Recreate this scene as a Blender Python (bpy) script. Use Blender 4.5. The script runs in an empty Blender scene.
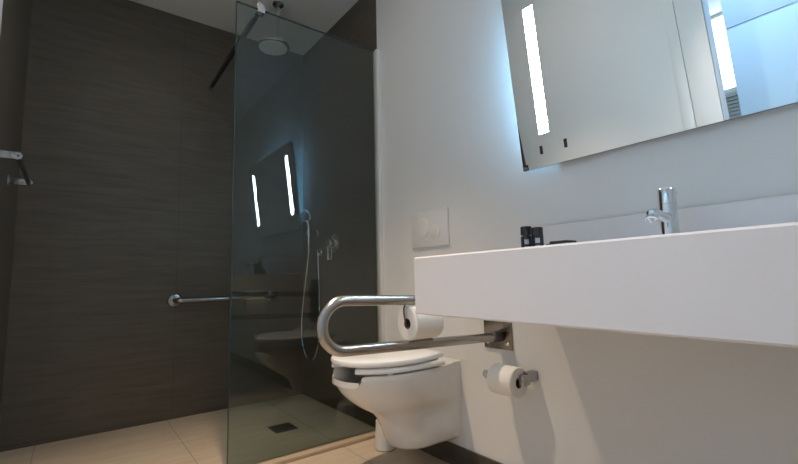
import bpy, bmesh, math
from mathutils import Vector, Matrix

scn = bpy.context.scene
COL = scn.collection
PI = math.pi

# ------------------------------------------------------------------ materials
def nodes_of(name):
    m = bpy.data.materials.new(name); m.use_nodes = True
    nt = m.node_tree; nt.nodes.clear()
    out = nt.nodes.new('ShaderNodeOutputMaterial')
    return m, nt, out

def pbr(name, col, rough=0.5, metal=0.0, noise=0.0, nscale=20.0, bump=0.0, bscale=200.0, spec=0.5, coat=0.0, emit=None, estr=0.0):
    m, nt, out = nodes_of(name)
    b = nt.nodes.new('ShaderNodeBsdfPrincipled')
    b.inputs['Base Color'].default_value = (*col, 1)
    b.inputs['Roughness'].default_value = rough
    b.inputs['Metallic'].default_value = metal
    b.inputs['Specular IOR Level'].default_value = spec
    b.inputs['Coat Weight'].default_value = coat
    if emit:
        b.inputs['Emission Color'].default_value = (*emit, 1)
        b.inputs['Emission Strength'].default_value = estr
    tc = nt.nodes.new('ShaderNodeTexCoord')
    if noise:
        n = nt.nodes.new('ShaderNodeTexNoise'); n.inputs['Scale'].default_value = nscale
        n.inputs['Detail'].default_value = 4
        nt.links.new(tc.outputs['Object'], n.inputs['Vector'])
        mx = nt.nodes.new('ShaderNodeMix'); mx.data_type = 'RGBA'
        mx.inputs['A'].default_value = (*[c*(1-noise) for c in col], 1)
        mx.inputs['B'].default_value = (*[min(1, c*(1+noise)) for c in col], 1)
        nt.links.new(n.outputs['Fac'], mx.inputs['Factor'])
        nt.links.new(mx.outputs['Result'], b.inputs['Base Color'])
    if bump:
        n2 = nt.nodes.new('ShaderNodeTexNoise'); n2.inputs['Scale'].default_value = bscale
        nt.links.new(tc.outputs['Object'], n2.inputs['Vector'])
        bp = nt.nodes.new('ShaderNodeBump'); bp.inputs['Strength'].default_value = bump
        bp.inputs['Distance'].default_value = 0.002
        nt.links.new(n2.outputs['Fac'], bp.inputs['Height'])
        nt.links.new(bp.outputs['Normal'], b.inputs['Normal'])
    nt.links.new(b.outputs['BSDF'], out.inputs['Surface'])
    return m

def tile(name, c1, c2, grout, stretch, rough, axes, offs, sizes, jw=0.0022, spec=0.5, jmix=0.8):
    """streaked porcelain tile; axes = the two in-plane object axes, joints at offs + k*sizes"""
    m, nt, out = nodes_of(name)
    L = nt.links.new
    b = nt.nodes.new('ShaderNodeBsdfPrincipled')
    b.inputs['Specular IOR Level'].default_value = spec
    tc = nt.nodes.new('ShaderNodeTexCoord')
    mp = nt.nodes.new('ShaderNodeMapping'); mp.inputs['Scale'].default_value = stretch
    L(tc.outputs['Object'], mp.inputs['Vector'])
    n = nt.nodes.new('ShaderNodeTexNoise'); n.inputs['Scale'].default_value = 1.0
    n.inputs['Detail'].default_value = 9; n.inputs['Roughness'].default_value = 0.68; n.inputs['Distortion'].default_value = 0.5
    L(mp.outputs['Vector'], n.inputs['Vector'])
    cr = nt.nodes.new('ShaderNodeValToRGB')
    cr.color_ramp.elements[0].position = 0.33; cr.color_ramp.elements[0].color = (*c1, 1)
    cr.color_ramp.elements[1].position = 0.68; cr.color_ramp.elements[1].color = (*c2, 1)
    L(n.outputs['Fac'], cr.inputs['Fac'])
    sp = nt.nodes.new('ShaderNodeSeparateXYZ'); L(tc.outputs['Object'], sp.inputs['Vector'])
    masks = []
    def mth(op, a, bb=None):
        q = nt.nodes.new('ShaderNodeMath'); q.operation = op
        for i, v in enumerate((a, bb)):
            if v is None: continue
            if isinstance(v, (int, float)): q.inputs[i].default_value = v
            else: L(v, q.inputs[i])
        return q.outputs[0]
    for ax, of, sz in zip(axes, offs, sizes):
        s = mth('DIVIDE', mth('SUBTRACT', sp.outputs[ax], of), sz)
        f = mth('ABSOLUTE', mth('SUBTRACT', s, mth('ROUND', s)))
        masks.append(mth('LESS_THAN', f, jw/sz))
    mk = masks[0]
    for q in masks[1:]: mk = mth('MAXIMUM', mk, q)
    mx = nt.nodes.new('ShaderNodeMix'); mx.data_type = 'RGBA'
    L(mth('MULTIPLY', mk, jmix), mx.inputs['Factor']); L(cr.outputs['Color'], mx.inputs['A']); mx.inputs['B'].default_value = (*grout, 1)
    L(mx.outputs['Result'], b.inputs['Base Color'])
    rr = nt.nodes.new('ShaderNodeMapRange'); L(n.outputs['Fac'], rr.inputs['Value'])
    rr.inputs['To Min'].default_value = rough-0.08; rr.inputs['To Max'].default_value = rough+0.1
    L(rr.outputs['Result'], b.inputs['Roughness'])
    hb = mth('SUBTRACT', mth('MULTIPLY', n.outputs['Fac'], 0.12), mk)
    bp = nt.nodes.new('ShaderNodeBump'); bp.inputs['Strength'].default_value = 0.35; bp.inputs['Distance'].default_value = 0.002
    L(hb, bp.inputs['Height']); L(bp.outputs['Normal'], b.inputs['Normal'])
    L(b.outputs['BSDF'], out.inputs['Surface'])
    return m

def sheet_glass(name, tint):
    m, nt, out = nodes_of(name)
    t = nt.nodes.new('ShaderNodeBsdfTransparent'); t.inputs['Color'].default_value = (*tint, 1)
    g = nt.nodes.new('ShaderNodeBsdfGlossy'); g.inputs['Roughness'].default_value = 0.0
    f = nt.nodes.new('ShaderNodeFresnel')
    # same reflectance entering and leaving the sheet (the node inverts the index on back faces)
    ge = nt.nodes.new('ShaderNodeNewGeometry'); mi_ = nt.nodes.new('ShaderNodeMix'); mi_.data_type = 'FLOAT'
    mi_.inputs['A'].default_value = 1.60; mi_.inputs['B'].default_value = 1/1.60
    nt.links.new(ge.outputs['Backfacing'], mi_.inputs['Factor']); nt.links.new(mi_.outputs['Result'], f.inputs['IOR'])
    mx = nt.nodes.new('ShaderNodeMixShader')
    nt.links.new(f.outputs[0], mx.inputs[0]); nt.links.new(t.outputs[0], mx.inputs[1]); nt.links.new(g.outputs[0], mx.inputs[2])
    nt.links.new(mx.outputs[0], out.inputs['Surface'])
    return m

def emit(name, col, s):
    m, nt, out = nodes_of(name)
    e = nt.nodes.new('ShaderNodeEmission'); e.inputs['Color'].default_value = (*col, 1); e.inputs['Strength'].default_value = s
    nt.links.new(e.outputs[0], out.inputs['Surface'])
    return m

M = {}
M['paint'] = pbr('white_paint', (0.77, 0.765, 0.75), 0.6, noise=0.012, nscale=3, bump=0.06, bscale=350)
M['ceil'] = pbr('ceiling_paint', (0.74, 0.73, 0.71), 0.8, noise=0.01, nscale=4, bump=0.05)
tl = dict(c1=(0.090, 0.073, 0.057), c2=(0.132, 0.111, 0.089), grout=(0.035, 0.030, 0.025), rough=0.42, spec=0.4)
M['tile_far'] = tile('dark_streaked_tile_far', stretch=(3.0, 3.0, 36), axes=(0, 2), offs=(0.513, 0.02), sizes=(1.2, 0.62), jmix=0.3, **tl)
M['tile_side'] = tile('dark_streaked_tile_side', stretch=(3.0, 3.0, 36), axes=(1, 2), offs=(2.44, 0.02), sizes=(1.2, 0.62), jmix=0.3, **tl)
M['floor'] = tile('beige_floor_tile', (0.53, 0.435, 0.335), (0.66, 0.555, 0.435), (0.16, 0.13, 0.10), (3, 30, 3), 0.38, (0, 1), (0.487, 1.95), (0.6, 1.2), spec=0.4, jmix=0.55)
M['skirt'] = tile('dark_skirting_tile', (0.05, 0.042, 0.035), (0.09, 0.075, 0.063), (0.03, 0.03, 0.03), (2, 2, 40), 0.4, (1,), (0.3,), (1.2,))
M['sill'] = pbr('beige_sill_stone', (0.50, 0.40, 0.29), 0.45, noise=0.08, nscale=30)
M['glass'] = sheet_glass('tinted_shower_glass', (0.775, 0.835, 0.82))
M['glass_edge'] = pbr('glass_edge_green', (0.02, 0.05, 0.05), 0.15)
M['chrome'] = pbr('polished_chrome', (0.80, 0.81, 0.83), 0.09, 1.0, noise=0.02, nscale=40)
M['steel'] = pbr('brushed_stainless', (0.43, 0.405, 0.375), 0.27, 1.0, noise=0.05, nscale=60, bump=0.05, bscale=400)
M['dsteel'] = pbr('dark_steel', (0.14, 0.14, 0.145), 0.35, 1.0, noise=0.05, nscale=60)
M['gchrome'] = pbr('grey_chrome', (0.36, 0.36, 0.37), 0.18, 1.0, noise=0.03)
M['bsteel'] = pbr('dull_plate_steel', (0.25, 0.225, 0.195), 0.25, 1.0, noise=0.08, nscale=30)
M['alu'] = pbr('satin_aluminium', (0.82, 0.80, 0.77), 0.4, 0.4, noise=0.03)
M['ceramic'] = pbr('white_ceramic', (0.72, 0.705, 0.68), 0.12, coat=0.4, noise=0.01, nscale=5)
M['seatp'] = pbr('white_seat_plastic', (0.82, 0.81, 0.80), 0.22, noise=0.01, nscale=8)
M['solid'] = pbr('white_solid_surface', (0.80, 0.755, 0.75), 0.35, noise=0.012, nscale=6)
M['plastic'] = pbr('white_plastic', (0.76, 0.755, 0.74), 0.3, noise=0.01)
M['paper'] = pbr('toilet_paper', (0.85, 0.82, 0.77), 0.95, noise=0.03, nscale=60, bump=0.5, bscale=260)
M['card'] = pbr('cardboard', (0.13, 0.085, 0.05), 0.9, noise=0.1, nscale=40)
M['black'] = pbr('black_plastic', (0.012, 0.012, 0.016), 0.3, noise=0.1, nscale=30)
M['rubber'] = pbr('dark_rubber', (0.02, 0.02, 0.022), 0.6, noise=0.1)
M['label'] = pbr('pale_label', (0.36, 0.37, 0.42), 0.5, noise=0.05)
M['mirror'] = pbr('mirror_silver', (0.88, 0.905, 0.91), 0.0, 1.0)
M['medge'] = pbr('mirror_frame_dark', (0.10, 0.105, 0.11), 0.35, 0.8, noise=0.05)
M['led'] = emit('mirror_light_band', (0.64, 0.85, 1.0), 78.0)
M['ledb'] = emit('mirror_back_light', (0.30, 0.66, 1.0), 30.0)
M['blue_lac'] = pbr('pale_wardrobe_lacquer', (0.72, 0.78, 0.82), 0.4, noise=0.01)
M['sky'] = emit('daylight_outside', (0.62, 0.84, 1.0), 4.0)
M['wdoor'] = pbr('door_casing_paint', (0.76, 0.76, 0.745), 0.4, noise=0.01)

# ------------------------------------------------------------------ mesh helpers
class MB:
    def __init__(s): s.bm = bmesh.new()
    def box(s, x0, y0, z0, x1, y1, z1, bev=0.0, seg=2, mat=None):
        t = bmesh.new()
        bmesh.ops.create_cube(t, size=1.0)
        for v in t.verts:
            v.co = Vector(((x0+x1)/2+v.co.x*(x1-x0), (y0+y1)/2+v.co.y*(y1-y0), (z0+z1)/2+v.co.z*(z1-z0)))
        if bev: bmesh.ops.bevel(t, geom=t.edges[:]+t.verts[:], offset=bev, segments=seg, affect='EDGES', profile=0.5)
        if mat: bmesh.ops.transform(t, matrix=mat, verts=t.verts)
        s._merge(t); return s
    def _merge(s, t):
        me = bpy.data.meshes.new('t'); t.to_mesh(me); s.bm.from_mesh(me); t.free(); bpy.data.meshes.remove(me)
    def loft(s, rings, cap0=True, cap1=True, closed=True):
        vs = [[s.bm.verts.new(p) for p in r] for r in rings]
        n = len(rings[0])
        for a, b in zip(vs, vs[1:]):
            for i in range(n if closed else n-1):
                j = (i+1) % n
                s.bm.faces.new((a[i], a[j], b[j], b[i]))
        if cap0: s.bm.faces.new(vs[0][::-1])
        if cap1: s.bm.faces.new(vs[-1])
        return s
    def lathe(s, prof, o=(0, 0, 0), axis=(0, 0, 1), n=32, close=False):
        """prof: (radius, height) list along axis; radius 0 points allowed at the ends (tiny)"""
        a = Vector(axis).normalized(); u = a.orthogonal().normalized(); v = a.cross(u); o = Vector(o)
        rings = []
        for r, h in prof:
            r = max(r, 1e-5)
            rings.append([o+a*h+(u*math.cos(2*PI*i/n)+v*math.sin(2*PI*i/n))*r for i in range(n)])
        if close: rings.append(rings[0]); return s.loft(rings, False, False)
        return s.loft(rings)
    def tube(s, pts, r, n=16, caps=True):
        pts = [Vector(p) for p in pts]
        rings = []; t0 = (pts[1]-pts[0]).normalized(); u = t0.orthogonal().normalized()
        for i, p in enumerate(pts):
            t = (pts[min(i+1, len(pts)-1)]-pts[max(i-1, 0)]).normalized()
            u = (u-t*u.dot(t)).normalized(); v = t.cross(u)
            rr = r[i] if isinstance(r, (list, tuple)) else r
            rings.append([p+(u*math.cos(2*PI*k/n)+v*math.sin(2*PI*k/n))*rr for k in range(n)])
        return s.loft(rings, caps, caps)
    def build(s, name, mat, parent=None, smooth=35, mats=None):
        bmesh.ops.remove_doubles(s.bm, verts=s.bm.verts, dist=1e-6)
        bmesh.ops.recalc_face_normals(s.bm, faces=s.bm.faces)
        me = bpy.data.meshes.new(name); s.bm.to_mesh(me); s.bm.free()
        me.materials.append(mat)
        for p in me.polygons: p.use_smooth = True
        me.set_sharp_from_angle(angle=math.radians(smooth))
        o = bpy.data.objects.new(name, me); COL.objects.link(o)
        if parent:
            o.parent = parent
            w = parent.location.copy(); q = parent.parent
            while q: w += q.location; q = q.parent
            for v in me.vertices: v.co -= w
        return o

def tag(o, label=None, cat=None, group=None, kind=None):
    if label: o['label'] = label
    if cat: o['category'] = cat
    if group: o['group'] = group
    if kind: o['kind'] = kind
    return o
def thing(name, loc, label, cat, group=None):
    o = bpy.data.objects.new(name, None); COL.objects.link(o); o.location = loc
    o.empty_display_size = 0.05
    return tag(o, label, cat, group)
def struct(name, mb, mat): return tag(mb.build(name, mat), kind='structure')
def arc(c, r, a0, a1, n, f): return [f(c, r, a0+(a1-a0)*i/n) for i in range(n+1)]
def bez(p, n=16):
    """Catmull-Rom through points"""
    p = [Vector(q) for q in p]; P = [p[0]*2-p[1]]+p+[p[-1]*2-p[-2]]; out = []
    for i in range(1, len(P)-2):
        for k in range(n):
            t = k/n; a, b, c, d = P[i-1:i+3]
            out.append(0.5*((2*b)+(c-a)*t+(2*a-5*b+4*c-d)*t*t+(3*b-a-3*c+d)*t**3))
    out.append(P[-2]); return out

# ------------------------------------------------------------------ the room
W, LX, YF, YG, H, YB = 1.3546, -0.252, 2.965, 1.955, 2.557, -0.95
YL = 2.03   # where the tiling starts on the left wall
T = 0.1
# floor with square hole left for nothing: one slab for the bathroom, one for the bedroom beyond
struct('floor', MB().box(LX, YB, -T, W, YF, 0), M['floor'])
struct('ceiling', MB().box(LX, YB, H, W, YF, H+T), M['ceil'])
struct('wall_far', MB().box(LX-T, YF, -T, W+T, YF+T, H+T), M['tile_far'])
struct('wall_right', MB().box(W, YB-T, -T, W+T, YG, H+T), M['paint'])
struct('wall_shower_right', MB().box(W, YG, -T, W+T, YF, H+T), M['tile_side'])
struct('wall_shower_left', MB().box(LX-T, YL, -T, LX, YF, H+T), M['tile_side'])
DY0, DY1, DZ = -0.17, 0.73, 2.16
wl = MB().box(LX-T, DY1, -T, LX, YL, H+T).box(LX-T, YB-T, -T, LX, DY0, H+T).box(LX-T, DY0, DZ, LX, DY1, H+T)
struct('wall_left', wl, M['paint'])
struct('wall_back', MB().box(LX, YB-T, -T, W, YB, H+T), M['paint'])
# door casing round the doorway (two stepped boards)
dc = MB()
for (ya, yb) in ((DY1, DY1+0.128), (DY0-0.075, DY0)): dc.box(LX, ya, 0, LX+0.016, yb, DZ+0.075, 0.003)
for (ya, yb) in ((DY1+0.132, DY1+0.19), (DY0-0.15, DY0-0.079)): dc.box(LX, ya, 0, LX+0.010, yb, DZ+0.15, 0.003)
dc.box(LX, DY0, DZ, LX+0.016, DY1, DZ+0.075, 0.003).box(LX, DY0-0.079, DZ+0.079, LX+0.010, DY1+0.079, DZ+0.15, 0.003)
struct('door_1', dc, M['wdoor'])
struct('baseboard_right', MB().box(W-0.012, YB, 0, W, 1.92, 0.088, 0.002), M['skirt'])
struct('baseboard_left', MB().box(LX, DY1+0.192, 0, LX+0.012, YL, 0.088, 0.002), M['skirt'])
struct('trim_1', MB().box(0.553, YG-0.045, 0, W, YG+0.02, 0.018, 0.003), M['sill'])
# room beyond the doorway
BX, BY0, BY1 = -3.4, -1.6, 2.6
struct('floor_bedroom', MB().box(BX, BY0, -T, LX, BY1, -0.001), M['floor'])
struct('ceiling_bedroom', MB().box(BX, BY0, H, LX-T, BY1, H+T), M['ceil'])
WY0, WY1, WZ0, WZ1 = 0.5, 2.1, 1.68, 2.556
wf = MB().box(BX-T, BY0-T, -T, BX, WY0, H+T).box(BX-T, WY1, -T, BX, BY1+T, H+T).box(BX-T, WY0, -T, BX, WY1, WZ0).box(BX-T, WY0, WZ1, BX, WY1, H+T)
struct('wall_bedroom_far', wf, M['paint'])
struct('wall_bedroom_back', MB().box(BX, BY0-T, -T, LX-T, BY0, H+T), M['paint'])
struct('wall_bedroom_side', MB().box(BX, BY1, -T, LX-T, BY1+T, H+T), M['paint'])
wn = MB()
wn.box(BX-0.06, WY0, WZ0, BX+0.01, WY1, WZ0+0.04).box(BX-0.06, WY0, WZ1-0.04, BX+0.01, WY1, WZ1)
wn.box(BX-0.06, WY0, WZ0+0.04, BX+0.01, WY0+0.04, WZ1-0.04).box(BX-0.06, WY1-0.04, WZ0+0.04, BX+0.01, WY1, WZ1-0.04)
win = struct('window_1', wn, M['wdoor'])
wp = MB().box(BX-0.05, WY0+0.03, WZ0+0.03, BX-0.04, WY1-0.03, WZ1-0.03).build('window_pane', M['sky'], win)

# wardrobe seen in the mirror
wd = thing('wardrobe', (-1.3, -0.3, 0), 'pale tall wardrobe in the next room, seen in the mirror through the doorway', 'wardrobe')
CX = -1.0
MB().box(-1.6, -1.35, 0, CX-0.02, 0.82, 2.45).build('carcass', M['blue_lac'], wd)
for (a, b) in ((-1.35, -0.29), (-0.29, 0.82)):
    MB().box(CX-0.02, a+0.002, 0.06, CX, b-0.002, 1.868, 0.002).build('door', M['blue_lac'], wd)
    MB().box(CX-0.02, a+0.002, 1.878, CX, b-0.002, 2.44, 0.002).build('upper_door', M['blue_lac'], wd)
# slatted panel below the far window
rd = thing('radiator_cover', (BX+0.06, 1.3, 0.0), 'pale slatted cover under the bright far window, seen in the mirror', 'radiator cover')
q = MB().box(BX, 1.0, 0, BX+0.1, 1.05, 1.62).box(BX, 1.75, 0, BX+0.1, 1.8, 1.62).box(BX, 1.0, 1.62, BX+0.1, 1.8, 1.66)
q.build('frame', M['wdoor'], rd)
q = MB()
for k in range(39): q.box(BX+0.02, 1.05, 0.06+k*0.04, BX+0.07, 1.75, 0.06+k*0.04+0.03)
q.build('slat_panel', M['wdoor'], rd)

# ------------------------------------------------------------------ shower screen
sc = thing('shower_screen', (0.95, YG, 0.018), 'tinted glass shower screen standing on the beige sill, edge bar on top', 'shower screen')
GX, GH = 0.553, 2.125
MB().box(GX, YG-0.005, 0.018, W-0.012, YG+0.005, GH).build('glass_panel', M['glass'], sc)
tag(MB().box(W-0.022, YG-0.028, 0.018, W, YG+0.012, GH, 0.002).build('wall_profile', M['alu'], sc), 'pale aluminium wall profile')
for nm, a in (('top', (GX, YG-0.0052, GH-0.004, W-0.012, YG+0.0052, GH+0.0004)), ('side', (GX-0.0004, YG-0.0052, 0.018, GX+0.003, YG+0.0052, GH-0.004))):
    tag(MB().box(*a).build('glass_edge', M['glass_edge'], sc), 'dark polished edge of the glass')
sb = MB().loft([[Vector((x+dx, y, z)) for dx, z in ((-.01, 2.112), (.01, 2.112), (.01, 2.134), (-.01, 2.134))] for x, y in ((0.666, YG+0.0056), (0.684, YF-0.012))]).build('support_bar', M['dsteel'], sc)
MB().box(0.648, YG-0.018, 2.102, 0.686, YG+0.03, 2.150, 0.004).build('clamp', M['chrome'], sb)
MB().lathe([(0.001, 0), (0.022, 0), (0.022, 0.011), (0.001, 0.0115)], (0.684, YF-0.0125, 2.123), (0, 1, 0)).build('wall_flange', M['dsteel'], sb)

# drain
dr = thing('floor_drain', (0.965, 2.37, 0), 'dark square floor drain grate in the shower floor behind the glass', 'drain')
q = MB()
for (a, b, c, d) in ((-.062, -.062, .062, -.05), (-.062, .05, .062, .062), (-.062, -.05, -.05, .05), (.05, -.05, .062, .05)):
    q.box(.965+a, 2.37+b, 0, .965+c, 2.37+d, .004)
q.build('frame', M['dsteel'], dr)
q = MB().box(.915, 2.32, 0, .88+.135, 2.42, .0012)
for k in range(7): q.box(.917, 2.3245+k*.0136, .0012, 1.013, 2.3245+k*.0136+.007, .0035)
q.build('grate', M['rubber'], dr)

# rain shower
rs = thing('rain_shower', (0.945, 2.475, H), 'round chrome rain shower head hanging from the ceiling on a straight arm', 'shower head')
RX, RY, RZ, AX_ = 0.928, 2.475, 2.262, 0.958
MB().lathe([(0.001, H-0.022), (0.022, H-0.02), (0.034, H-0.008), (0.034, H)], (AX_, RY, 0)).build('ceiling_rose', M['dsteel'], rs)
MB().tube([(AX_, RY, RZ+0.015), (AX_, RY, H-0.01)], 0.0115).build('arm', M['chrome'], rs)
hd = MB().lathe([(0.001, RZ+0.034), (0.018, RZ+0.034), (0.02, RZ+0.022), (0.088, RZ+0.012), (0.1, RZ+0.006), (0.1, RZ-0.004), (0.094, RZ-0.008), (0.001, RZ-0.008)], (RX, RY, 0), n=48).build('head', M['chrome'], rs)
q = MB().lathe([(0.001, RZ-0.0075), (0.086, RZ-0.0075), (0.086, RZ-0.0105), (0.001, RZ-0.0105)], (RX, RY, 0), n=48)
for r_, k_ in ((0.02, 6), (0.04, 12), (0.06, 18), (0.077, 24)):
    for i in range(k_):
        a = 2*PI*i/k_; q.lathe([(0.0028, RZ-0.0105), (0.0022, RZ-0.0135)], (RX+r_*math.cos(a), RY+r_*math.sin(a), 0), n=6)
q.build('nozzle_plate', M['plastic'], hd)

# mixer on the shower wall
MY, MZ = 2.47, 1.045
mxr = thing('shower_mixer', (W, MY, MZ), 'round chrome shower mixer on the dark tiled wall behind the glass', 'shower mixer')
MB().lathe([(0.001, 0), (0.062, 0), (0.062, 0.006), (0.056, 0.010), (0.001, 0.010)], (W, MY, MZ), (-1, 0, 0), 40).build('plate', M['chrome'], mxr)
MB().lathe([(0.028, 0.009), (0.028, 0.05), (0.025, 0.056), (0.001, 0.057)], (W, MY, MZ), (-1, 0, 0), 32).build('body', M['chrome'], mxr)
MB().box(W-0.052, MY-0.010, MZ-0.012, W-0.036, MY+0.010, MZ-0.105, 0.004).build('lever', M['chrome'], mxr)

# wall outlet, hand shower, hose
OY, OZ = 2.67, 1.0
ot = thing('hose_outlet', (W, OY, OZ), 'small round chrome hose outlet on the dark shower wall left of the mixer', 'outlet')
MB().lathe([(0.001, 0), (0.028, 0), (0.028, 0.006), (0.012, 0.008), (0.012, 0.03), (0.001, 0.031)], (W, OY, OZ), (-1, 0, 0)).build('flange', M['chrome'], ot)
MB().tube([(W-0.022, OY, OZ), (W-0.022, OY, OZ-0.028)], 0.010).build('elbow', M['chrome'], ot)
HX, HY, HZ = W-0.085, 2.72, 1.225
hh = thing('hand_shower_holder', (W, HY, 1.135), 'small chrome wall bracket carrying the hand shower on the dark tiles', 'bracket')
MB().lathe([(0.001, 0), (0.025, 0), (0.025, 0.006), (0.011, 0.008), (0.011, 0.05), (0.001, 0.051)], (W, HY, 1.135), (-1, 0, 0)).build('mount', M['chrome'], hh)
MB().lathe([(0.0145, -0.018), (0.0215, -0.018), (0.0215, 0.018), (0.0145, 0.018)], (HX+0.016, HY, 1.135), (0.0, 0, 1), 24, close=True).build('clip', M['chrome'], hh)
hs = thing('hand_shower', (HX, HY, 1.2), 'chrome hand shower with hanging hose, held on the dark shower wall', 'hand shower')
hdl = bez([(HX+0.016, HY, 1.05), (HX+0.016, HY, 1.13), (HX+0.014, HY, 1.19), (HX+0.0, HY-0.005, 1.225)], 8)
MB().tube(hdl, [0.010+0.003*i/(len(hdl)-1) for i in range(len(hdl))]).build('handle', M['chrome'], hs)
ax = Vector((-0.85, -0.35, -0.40)).normalized()
hd2 = MB().lathe([(0.001, -0.016), (0.03, -0.014), (0.044, -0.003), (0.046, 0.006), (0.042, 0.010), (0.001, 0.010)], (HX-0.008, HY-0.008, 1.252), ax, 36).build('head', M['chrome'], hs)
MB().lathe([(0.001, 0.0095), (0.034, 0.0095), (0.034, 0.013), (0.001, 0.013)], (HX-0.008, HY-0.008, 1.252), ax, 30).build('spray_face', M['rubber'], hd2)
hose = bez([(HX+0.016, HY, 1.052), (HX+0.018, HY+0.015, 0.95), (HX+0.016, HY+0.10, 0.60), (HX+0.02, HY+0.115, 0.40), (HX+0.03, HY+0.05, 0.285), (HX+0.04, HY-0.04, 0.30), (HX+0.052, HY-0.085, 0.45), (HX+0.06, HY-0.07, 0.70), (W-0.022, OY, 0.92), (W-0.022, OY, OZ-0.026)], 10)
MB().tube(hose, 0.0065, 10).build('hose', M['chrome'], hs)

# grab bar on the far wall
GZ = 0.703
gb = thing('wall_grab_bar', (0.82, YF, GZ), 'straight horizontal steel grab bar on the dark far wall, partly behind glass', 'grab bar')
gx0, gx1 = 0.507, 1.118
pth = [(gx0, YF-0.006, GZ), (gx0, YF-0.03, GZ)]+[(gx0+0.028*(1-math.cos(a)), YF-0.03-0.028*math.sin(a), GZ) for a in [PI/2*i/8 for i in range(1, 9)]]
pth2 = [(gx1-0.028*(1-math.cos(a)), YF-0.03-0.028*math.sin(a), GZ) for a in [PI/2*i/8 for i in range(8, 0, -1)]]+[(gx1, YF-0.03, GZ), (gx1, YF-0.006, GZ)]
MB().tube(pth+pth2, 0.0155, 20).build('rail', M['gchrome'], gb)
for x in (gx0, gx1):
    MB().lathe([(0.001, 0), (0.042, 0), (0.042, 0.005), (0.036, 0.012), (0.018, 0.015), (0.001, 0.0152)], (x, YF, GZ), (0, -1, 0), 36).build('flange', M['gchrome'], gb)

# towel rail on the left shower wall
TZ, TX = 1.275, LX+0.068
tr = thing('towel_rail', (LX, 2.27, TZ), 'short towel rail with two flat chrome arms on the left shower wall', 'towel rail')
for y in (2.03, 2.53):
    a = MB().box(LX+0.0035, y-0.006, TZ-0.014, TX+0.004, y+0.006, TZ+0.014, 0.003)
    a.lathe([(0.0142, -0.0064), (0.0142, 0.0064)], (TX+0.004, y, TZ), (0, 1, 0), 24)
    am = a.build('arm', M['gchrome'], tr)
    MB().box(LX, y-0.02, TZ-0.024, LX+0.005, y+0.02, TZ+0.024, 0.002).build('wall_plate', M['gchrome'], am)
    MB().lathe([(0.001, 0), (0.004, 0), (0.004, 0.0015), (0.001, 0.0016)], (TX+0.006, y-0.0064, TZ), (0, -1, 0), 12).build('screw', M['rubber'], am)
MB().tube([(TX+0.004, 2.034, TZ), (TX+0.004, 2.526, TZ)], 0.0095, 20).build('bar', M['dsteel'], tr)

# ------------------------------------------------------------------ flush plate
fy0, fy1, fz0, fz1 = 1.402, 1.665, 0.952, 1.124
fp = thing('flush_plate', (W, (fy0+fy1)/2, (fz0+fz1)/2), 'white rectangular dual flush plate on the white wall above the toilet', 'flush plate')
MB().box(W-0.013, fy0, fz0, W, fy1, fz1, 0.004).build('plate', M['plastic'], fp)
def button(y, z, r, n):
    MB().lathe([(r, 0.0125), (r, 0.0165), (r-0.004, 0.0185), (0.001, 0.0178)], (W, y, z), (-1, 0, 0), 40).build(n, M['plastic'], fp)
button(1.578, 1.045, 0.050, 'large_button'); button(1.484, 1.020, 0.033, 'small_button')

# ------------------------------------------------------------------ toilet
TYC = 1.495
def outline(w, f, c, n=40, k=2.2, back=0.0, wb=None):
    """D outline in (u=distance from wall, v) : straight sides to u=c then a superellipse nose to u=f"""
    wb = w if wb is None else wb
    wm = w if abs(w-wb) < 1e-6 else (w if wb > w else 0.15*wb+0.85*w)
    wq = wb if abs(w-wb) < 1e-6 else (0.6*wb+0.4*w)
    us = [back, back+(c-back)*0.14, back+(c-back)*0.30, (back+c)/2+0.03]
    ws = [wb, wb, wq, wm]
    pts = [(u, -v) for u, v in zip(us, ws)]
    for i in range(n+1):
        a = -PI/2+PI*i/n
        cu, sv = math.cos(a), math.sin(a)
        pts.append((c+(f-c)*abs(cu)**(2/k), w*math.copysign(abs(sv)**(2/k), sv)))
    pts += [(u, v) for u, v in zip(us[::-1], ws[::-1])]
    return pts
def ring(w, f, c, z, k=2.2, back=0.0, dip=0.0, wb=None):
    r = []
    for (u, v) in outline(w, f, c, k=k, back=back, wb=wb):
        zz = z
        if dip:
            t = (u-(f-0.046))/0.020
            t = max(0, min(1, t)); zz = z-dip*(t*t*(3-2*t))
        r.append(Vector((W-u, TYC+v, zz)))
    return r
to = thing('toilet', (W, TYC, 0.12), 'white wall-hung toilet with closed lid and open-front rim', 'toilet')
DIP = 0.036
secs = [(0.070, 0.245, 0.14, 0.116, 0.080), (0.090, 0.268, 0.15, 0.118, 0.100), (0.100, 0.286, 0.16, 0.130, 0.112), (0.103, 0.300, 0.17, 0.160, 0.120), (0.103, 0.316, 0.18, 0.20, 0.126), (0.104, 0.336, 0.19, 0.238, 0.128),
        (0.107, 0.358, 0.20, 0.262, 0.129), (0.118, 0.388, 0.21, 0.280, 0.129), (0.137, 0.424, 0.22, 0.300, 0.129), (0.156, 0.462, 0.24, 0.328, 0.130), (0.170, 0.496, 0.26, 0.362, 0.130), (0.179, 0.518, 0.28, 0.396, 0.130), (0.183, 0.528, 0.28, 0.423, 0.131)]
rings = [ring(w, f, c, z, wb=wb) for (w, f, c, z, wb) in secs]
rings.append(ring(0.183, 0.530, 0.28, 0.438, dip=DIP, wb=0.131))
rings.append(ring(0.180, 0.528, 0.28, 0.445, dip=DIP, wb=0.131))
rings.append(ring(0.172, 0.520, 0.28, 0.447, dip=DIP, wb=0.124))
rings.append(ring(0.128, 0.480, 0.28, 0.444, back=0.16, dip=DIP))
rings.append(ring(0.118, 0.470, 0.28, 0.428, back=0.165, dip=DIP*0.8))
rings.append(ring(0.112, 0.450, 0.28, 0.37, back=0.175))
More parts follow.
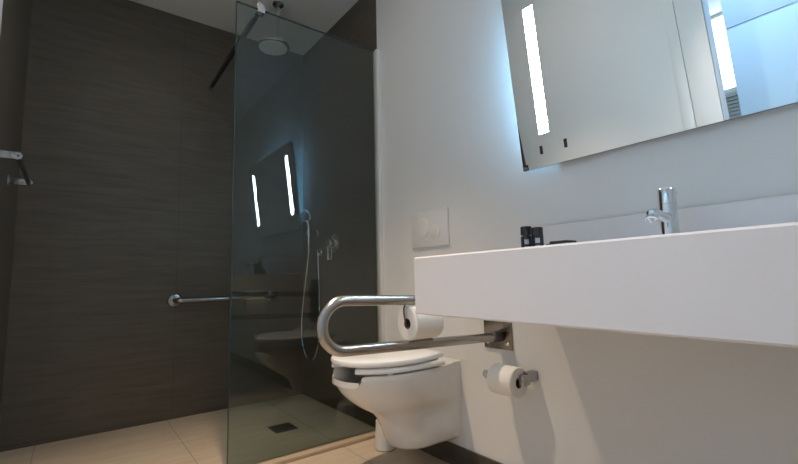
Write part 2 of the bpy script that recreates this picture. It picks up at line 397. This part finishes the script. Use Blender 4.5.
rings.append(ring(0.085, 0.39, 0.27, 0.29, back=0.20))
rings.append(ring(0.045, 0.31, 0.26, 0.24, back=0.22))
MB().loft(rings).build('bowl', M['ceramic'], to, 50)
# horseshoe seat, open at the front
def seat_ring(wo, fo, wi, fi, z0, z1, uo=0.14, cut=0.088):
    outer = [p for p in outline(wo, fo, 0.29, k=2.2, back=uo)]
    inner = [p for p in outline(wi, fi, 0.29, k=2.2, back=uo+0.05)]
    keepL, keepR = [], []
    n = len(outer)
    idx = [i for i in range(n) if abs(outer[i][1]) > cut or outer[i][0] < 0.4]
    half = n//2
    mb = MB()
    a = [i for i in idx if i < half]; b = [i for i in idx if i > half]
    def loop_rings(ids, close):
        rr = []
        for i in ids:
            o, q = Vector((*outer[i], 0)), Vector((*inner[i], 0))
            d = (o-q).normalized()*0.007
            P = lambda v, z: Vector((W-v.x, TYC+v.y, z))
            rr.append([P(o, z0+0.004), P(o, z1-0.008), P(o-d, z1), P(q+d, z1), P(q, z1-0.006), P(q, z0+0.003), P(q+d*0.5, z0), P(o-d*0.5, z0)])
        return rr
    order = b+[i for i in a]   # b: right side front..back ; a: back..left front
    return mb.loft(loop_rings(order, False))
seat_ring(0.184, 0.530, 0.112, 0.460, 0.4535, 0.474).build('seat', M['seatp'], to, 50)
lr = []
for (sx, z) in ((0.94, 0.4785), (0.985, 0.479), (1.0, 0.484), (1.0, 0.491), (0.985, 0.497), (0.93, 0.5005), (0.6, 0.502)):
    cu = 0.35
    lr.append([Vector((W-(cu+(W-p.x-cu)*sx), TYC+(p.y-TYC)*sx, z)) for p in ring(0.187, 0.534, 0.28, z, back=0.115, wb=0.150)])
MB().loft(lr).build('lid', M['seatp'], to, 40)
for s in (-1, 1):
    h_ = MB().lathe([(0.001, -0.022), (0.012, -0.022), (0.012, 0.022), (0.001, 0.022)], (W-0.100, TYC+s*0.075, 0.477), (0, 1, 0), 20)
    h_.box(W-0.110, TYC+s*0.075-0.012, 0.4465, W-0.090, TYC+s*0.075+0.012, 0.472, 0.002)
    h_.build('hinge', M['steel'], to)
    tag(MB().lathe([(0.011, 0), (0.011, 0.004), (0.008, 0.007), (0.001, 0.0075)], (W-0.085, TYC+s*0.1445, 0.372), (-0.25, s, -0.3), 20).build('bolt_cap', M['plastic'], to), None)
    MB().box(W-0.40, TYC+s*0.15-0.008, 0.4455, W-0.38, TYC+s*0.15+0.008, 0.4545, 0.002).build('buffer', M['plastic'], to)
    MB().box(W-0.41, TYC+s*0.15-0.008, 0.4735, W-0.39, TYC+s*0.15+0.008, 0.4795, 0.002).build('lid_buffer', M['plastic'], to)

tb = thing('toilet_brush_pot', (1.232, 1.765, 0), 'small white pot on the floor in the corner behind the toilet', 'toilet brush')
MB().lathe([(0.001, 0), (0.046, 0), (0.052, 0.008), (0.05, 0.04), (0.046, 0.11), (0.045, 0.13), (0.041, 0.13), (0.041, 0.10), (0.001, 0.098)], (1.232, 1.765, 0), n=36).build('pot', M['plastic'], tb)
MB().lathe([(0.001, 0.098), (0.03, 0.099), (0.03, 0.128), (0.009, 0.135), (0.008, 0.30), (0.011, 0.33), (0.001, 0.335)], (1.232, 1.765, 0), n=20).build('brush', M['plastic'], tb)

# ------------------------------------------------------------------ fold-down support rail
RYC = 1.13
fr = thing('folding_support_rail', (W, RYC, 0.66), 'U-shaped stainless support rail folded down beside the toilet', 'grab rail')
xe = W-0.045
def zt(x): return 0.742-0.042*(x-0.64)
def zb(x): return 0.595-0.036*(x-0.64)
xa = 0.648; r_ = (zt(xa)-zb(xa))/2; zc = (zt(xa)+zb(xa))/2
up = [(x, RYC, zt(x)) for x in (xe, 1.1, 0.9, xa+0.02)]
cv = [(xa-r_*math.sin(a), RYC, zc+r_*math.cos(a)) for a in [PI*i/20 for i in range(21)]]
lo = [(x, RYC, zb(x)) for x in (xa+0.02, 0.9, 1.1, xe)]
MB().tube(up+cv+lo, 0.0165, 24).build('rail', M['steel'], fr)
pl = MB().box(W-0.008, 1.077, 0.520, W, 1.215, 0.815, 0.002).build('wall_plate', M['bsteel'], fr)
for (y, z) in ((1.098, 0.545), (1.195, 0.545), (1.098, 0.79), (1.195, 0.79)):
    MB().lathe([(0.009, 0), (0.009, 0.002), (0.005, 0.005), (0.001, 0.0052)], (W-0.008, y, z), (-1, 0, 0), 16).build('screw', M['chrome'], pl)
for z in (zt(xe), zb(xe)):
    hg = MB()
    hg.lathe([(0.021, -0.006), (0.021, 0.02), (0.018, 0.024)], (xe+0.012, RYC, z), (-1, 0, 0), 24)
    hg.box(xe+0.005, RYC-0.014, z-0.019, W-0.0078, RYC+0.014, z+0.019, 0.003)
    hg.build('hinge', M['dsteel'], fr)
# wire peg for the paper roll
px = 0.89; ZR = zb(0.95)+0.0165+0.0545
MB().tube(bez([(px-0.012, RYC, zt(px)-0.014), (px-0.014, RYC+0.006, ZR+0.045), (px-0.012, RYC+0.002, ZR+0.012), (px+0.0, RYC, ZR-0.006), (px+0.09, RYC, ZR-0.012)], 6), 0.003, 8).build('roll_peg', M['dsteel'], fr)

def roll(o, axis, length, r, ri, label, group, tail=None):
    t = thing('toilet_roll', o, label, 'toilet roll', group)
    a = Vector(axis)
    b = MB().lathe([(ri, 0), (r-0.003, 0), (r, 0.003), (r, length-0.003), (r-0.003, length), (ri, length)], o, axis, 48, close=True)
    if tail: tail(b)
    b.build('paper', M['paper'], t, 40)
    MB().lathe([(ri-0.0015, 0.001), (ri, 0.001), (ri, length-0.001), (ri-0.0015, length-0.001)], o, axis, 32, close=True).build('core', M['card'], t)
    return t
GR = 'toilet paper rolls beside the toilet'
def tail1(b):
    # loose end of the paper lying slightly off the roll
    pts = []
    for i in range(9):
        a = math.radians(-70+i*17); rr = 0.0552+0.0008*(i)
        pts.append((RYC-rr*math.cos(a), ZR+rr*math.sin(a)))
    x0, x1 = 0.886, 0.994
    b.loft([[Vector((x, p[0]-dd, p[1])) for x, dd in ((x0, 0), (x1, 0), (x1, 0.0006), (x0, 0.0006))] for p in pts])
roll((0.884, RYC, ZR), (1, 0, 0), 0.112, 0.0545, 0.0175, 'white toilet roll sitting on the lower tube of the steel support rail', GR, tail1)

# wall roll holder with roll
KZ, KX = 0.432, W-0.072
kh = thing('toilet_roll_holder', (W, 1.1, KZ), 'chrome toilet roll holder on the wall below the white counter', 'roll holder')
q = MB().box(W-0.052, 0.972, KZ-0.004, W, 0.999, KZ+0.030, 0.003).box(KX-0.014, 0.972, KZ-0.014, W-0.046, 0.994, KZ+0.024, 0.004)
q.build('mount', M['gchrome'], kh)
MB().tube([(KX, 0.995, KZ+0.005), (KX, 1.130, KZ+0.005)], 0.008, 16).build('rod', M['chrome'], kh)
MB().lathe([(0.001, 0), (0.017, 0), (0.017, 0.006), (0.010, 0.008), (0.010, 0.016), (0.001, 0.0165)], (W, 1.216, KZ-0.018), (-1, 0, 0), 24).build('wall_stud', M['chrome'], kh)
def tail2(b):
    pts = []
    for i in range(10):
        a = math.radians(-10+i*14); rr = 0.0595+0.0006*i
        pts.append((KX-rr*math.cos(a), KZ-0.014+rr*math.sin(a)))
    b.loft([[Vector((p[0]-dd, y, p[1])) for y, dd in ((1.04, 0), (1.145, 0), (1.145, 0.0006), (1.04, 0.0006))] for p in pts])
roll((KX, 1.002, KZ-0.0065), (0, 1, 0), 0.108, 0.053, 0.0195, 'white toilet roll on the chrome wall holder below the counter', GR)

# ------------------------------------------------------------------ washbasin counter
XC, YC, ZT, ZB, YE = 0.748, 0.918, 0.860, 0.705, -0.42
cn = thing('washbasin_counter', (W, 0.25, ZB), 'long thick white washbasin counter on the white wall', 'washbasin')
mb = MB(); bm = mb.bm
bx0, bx1, by0, by1 = 0.82, 1.16, -0.12, 0.58
def rect(x0, y0, x1, y1, z):
    xl = x0-0.045*(YC-y0) if x0 < 0.8 else x0
    return [bm.verts.new((x, y, z)) for x, y in ((xl, y0), (x1, y0), (x1, y1), (x0, y1))]
e = 0.004
lo0 = rect(XC+e, YE+e, W, YC-e, ZB); lo1 = rect(XC, YE, W, YC, ZB+e); t1 = rect(XC, YE, W, YC, ZT-e); t2 = rect(XC+e, YE+e, W, YC-e, ZT)
i1 = rect(bx0, by0, bx1, by1, ZT); i2 = rect(bx0+e, by0+e, bx1-e, by1-e, ZT-e); i3 = rect(bx0+0.02, by0+0.03, bx1-0.02, by1-0.03, ZT-0.10)
for a, b in ((lo0, lo1), (lo1, t1), (t1, t2), (t2, i1), (i1, i2), (i2, i3)):
    for k in range(4): bm.faces.new((a[k], a[(k+1) % 4], b[(k+1) % 4], b[k]))
bm.faces.new(lo0[::-1]); bm.faces.new(i3)
mb.build('slab', M['solid'], cn)
MB().box(W-0.02, YE, ZT, W, YC, 0.977, 0.003).build('upstand', M['solid'], cn)
MB().lathe([(0.001, 0), (0.024, 0), (0.024, 0.003), (0.012, 0.004), (0.001, 0.0025)], (0.99, 0.43, ZT-0.10), (0, 0, 1)).build('drain_ring', M['chrome'], cn)
tp = MB().lathe([(0.001, 0.666), (0.016, 0.666), (0.019, 0.669), (0.019, 0.696), (0.022, 0.698), (0.022, ZB+0.001)], (1.03, 0.372, 0)).tube([(1.045, 0.372, 0.683), (W, 0.372, 0.683)], 0.013)
tag(tp.build('waste_trap', M['dsteel'], cn), 'dark metal waste trap under the slab')

# faucet
FX, FY = 1.20, 0.445
fa = thing('faucet', (FX, FY, ZT), 'chrome single-lever faucet standing on the white counter under the mirror', 'faucet')
MB().lathe([(0.001, ZT), (0.025, ZT), (0.025, ZT+0.004), (0.0205, ZT+0.006), (0.0205, 0.975), (0.001, 0.975)], (FX, FY, 0), n=40).build('body', M['chrome'], fa)
lv = MB().lathe([(0.001, 0.9755), (0.0205, 0.9755), (0.0205, 1.012), (0.0185, 1.015), (0.001, 1.0155)], (FX, FY, 0), n=40)
lv.box(FX-0.004, FY-0.006, 1.004, FX+0.055, FY+0.006, 1.0145, 0.003)
lv.build('lever', M['chrome'], fa)
sp = MB().tube([(FX-0.012, FY, 0.940), (FX-0.050, FY, 0.942), (FX-0.096, FY, 0.944), (FX-0.104, FY, 0.9435), (FX-0.107, FY, 0.943)], [0.0140, 0.0130, 0.0125, 0.009, 0.003], 24)
spo = sp.build('spout', M['chrome'], fa)
a_ = MB().lathe([(0.0120, -0.004), (0.0145, 0.012), (0.0115, 0.014), (0.0115, 0.006), (0.001, 0.006)], (FX-0.094, FY, 0.939), (-0.55, 0, -1), 24)
a_.build('aerator', M['chrome'], spo)

# toiletries
def bottle(x, y, dz, label):
    t = thing('toiletry_bottle', (x, y, ZT), label, 'bottle', 'black toiletry bottles on the counter')
    z = ZT
    MB().lathe([(0.001, z), (0.0155, z), (0.017, z+0.002), (0.017, z+0.058), (0.015, z+0.061), (0.010, z+0.063), (0.010, z+0.066+dz), (0.001, z+0.070+dz)], (x, y, 0), n=28).build('body', M['black'], t)
    MB().lathe([(0.001, z+0.064+dz), (0.0155, z+0.064+dz), (0.0165, z+0.066+dz), (0.0165, z+0.088+dz), (0.015, z+0.090+dz), (0.001, z+0.090+dz)], (x, y, 0), n=28).build('cap', M['black'], t)
    d = math.atan2(0-y, 0-x)
    b = MB()
    for (z0, z1, hw) in ((z+0.036, z+0.050, 0.38), (z+0.024, z+0.029, 0.40)):
        ri = []
        for zz, r in ((z0, 0.0171), (z1, 0.0171), (z1, 0.0174), (z0, 0.0174)):
            ri.append([Vector((x+r*math.cos(d+hw*k/5), y+r*math.sin(d+hw*k/5), zz)) for k in range(-5, 6)])
        ri.append(ri[0]); b.loft(ri, False, False, closed=False)
    tag(b.build('label', M['label'], t), 'pale printed label marks')
bottle(1.085, 0.793, 0.0, 'small black bottle on the counter, the one nearer the toilet')
bottle(1.075, 0.748, -0.008, 'small black bottle on the counter, the one beside the flat black dish')
sd = thing('soap_dish', (1.12, 0.695, ZT), 'flat black soap dish lying on the counter beside the bottles', 'soap dish')
MB().box(1.085, 0.655, ZT, 1.155, 0.735, ZT+0.033, 0.008, 3).build('dish', M['black'], sd)
MB().box(1.095, 0.665, ZT+0.0325, 1.145, 0.725, ZT+0.040, 0.004, 3).build('soap', M['black'], sd)

# ------------------------------------------------------------------ tilted mirror
TILT = math.radians(7.0)
mo = Vector((1.328, 0, 1.190))
es = Vector((-math.sin(TILT), 0, math.cos(TILT))); en = Vector((-math.cos(TILT), 0, -math.sin(TILT)))
ROT = Matrix((( en.x, 0, es.x, mo.x), (0, 1, 0, 0), (en.z, 0, es.z, mo.z), (0, 0, 0, 1)))   # local (n, y, s)
MY0, MY1, MS = -0.01, 0.964, 0.66
mi = thing('mirror', (1.328, (MY0+MY1)/2, 1.190), 'large rectangular wall mirror tilted forward, with two vertical light bands', 'mirror')
def mbox(n0, y0, s0, n1, y1, s1, bev=0): return MB().box(n0, y0, s0, n1, y1, s1, bev, mat=ROT)
mbox(0, MY0, 0, 0.005, MY1, MS).build('mirror_pane', M['mirror'], mi)
mbox(-0.022, MY0+0.11, 0.03, -0.0005, MY1-0.11, MS-0.04).build('back_frame', M['medge'], mi)
q = mbox(-0.010, MY1-0.004, 0.0, 0, MY1, MS)
q._merge(mbox(-0.010, MY0, 0.0, 0, MY0+0.004, MS).bm); q._merge(mbox(-0.010, MY0+0.004, 0.0, 0, MY1-0.004, 0.004).bm)
q.build('edge_trim', M['medge'], mi)
for yc in (MY1-0.105, MY0+0.122):
    mbox(0.0049, yc-0.019, 0.117, 0.0056, yc+0.019, 0.573).build('light_band', M['led'], mi)
for yc in (MY1-0.085, MY0+0.085):
    mbox(-0.014, yc-0.012, 0.08, -0.0005, yc+0.012, MS-0.06).build('back_light', M['ledb'], mi)
mbox(-0.014, MY0+0.12, MS-0.05, -0.0005, MY1-0.12, MS-0.03).build('back_light', M['ledb'], mi)  # unseen top strip, added to throw blue light on the ceiling
for yc in (0.878, 0.783):
    mbox(0.0049, yc-0.0058, 0.045, 0.0058, yc+0.0058, 0.075, 0.0003).build('touch_slot', M['rubber'], mi)
for y in (MY0+0.12, MY1-0.16):
    for (d, n) in ((0.53, 0.02), (0.06, 0.01)):
        p0 = mo+es*d+Vector((0, y, 0))
        MB().tube([p0+en*(-n), Vector((W, y, p0.z))], 0.008, 10).build('tilt_bracket', M['medge'], mi)

# ------------------------------------------------------------------ lights
def area(name, loc, size, power, col, rot=(0, 0, 0), size_y=None, shape='DISK', spread=PI):
    l = bpy.data.lights.new(name, 'AREA'); l.energy = power; l.color = col; l.shape = shape; l.size = size; l.spread = spread
    if size_y: l.size_y = size_y
    o = bpy.data.objects.new(name, l); COL.objects.link(o); o.location = loc; o.rotation_euler = rot
    return o
WARM = (1.0, 0.80, 0.62)
def spot(name, loc, power, col, ang, blend):
    l = bpy.data.lights.new(name, 'SPOT'); l.energy = power; l.color = col; l.spot_size = math.radians(ang); l.spot_blend = blend; l.shadow_soft_size = 0.03
    o = bpy.data.objects.new(name, l); COL.objects.link(o); o.location = loc
    return o
spot('downlight_toilet', (0.47, 1.52, H-0.02), 92, (1.0, 0.76, 0.53), 72, 0.95)
area('downlight_toilet_glow', (0.42, 1.52, H-0.01), 0.08, 1.5, WARM)
spot('downlight_basin', (0.14, 0.45, H-0.02), 54, (1.0, 0.83, 0.70), 72, 0.9)
area('corridor_blue_fill', (-0.48, 0.4, H-0.02), 0.2, 12, (0.33, 0.62, 1.0), size_y=1.8, shape='RECTANGLE')  # added blue fill under the corridor ceiling, brightens wardrobe front and doorway
w = bpy.data.worlds.new('World'); scn.world = w; w.use_nodes = True
w.node_tree.nodes['Background'].inputs['Color'].default_value = (0.4, 0.6, 0.9, 1)
w.node_tree.nodes['Background'].inputs['Strength'].default_value = 0.3

# ------------------------------------------------------------------ camera
cd = bpy.data.cameras.new('camera'); cam = bpy.data.objects.new('camera', cd); COL.objects.link(cam)
cd.sensor_fit = 'HORIZONTAL'; cd.sensor_width = 36; cd.lens = 428.9085/798*36; cd.clip_start = 0.01
yaw, pit, rol = [math.radians(a) for a in (37.2431, 6.3222, -1.3077)]
fw = Vector((math.sin(yaw)*math.cos(pit), math.cos(yaw)*math.cos(pit), math.sin(pit)))
r = Vector((math.cos(yaw), -math.sin(yaw), 0)); u = r.cross(fw)
r2 = r*math.cos(rol)+u*math.sin(rol); u2 = -r*math.sin(rol)+u*math.cos(rol)
mw = Matrix((r2, u2, -fw)).transposed().to_4x4(); mw.translation = Vector((0, 0, 0.80))
cam.matrix_world = mw
scn.camera = cam

vs = scn.view_settings
vs.view_transform = 'Standard'; vs.look = 'None'; vs.gamma = 1.0; vs.exposure = 0.58; vs.use_curve_mapping = False
scn.cycles.use_denoising = True
scn.cycles.max_bounces = 14; scn.cycles.diffuse_bounces = 6; scn.cycles.glossy_bounces = 6; scn.cycles.transparent_max_bounces = 12
scn.cycles.sample_clamp_indirect = 4.0
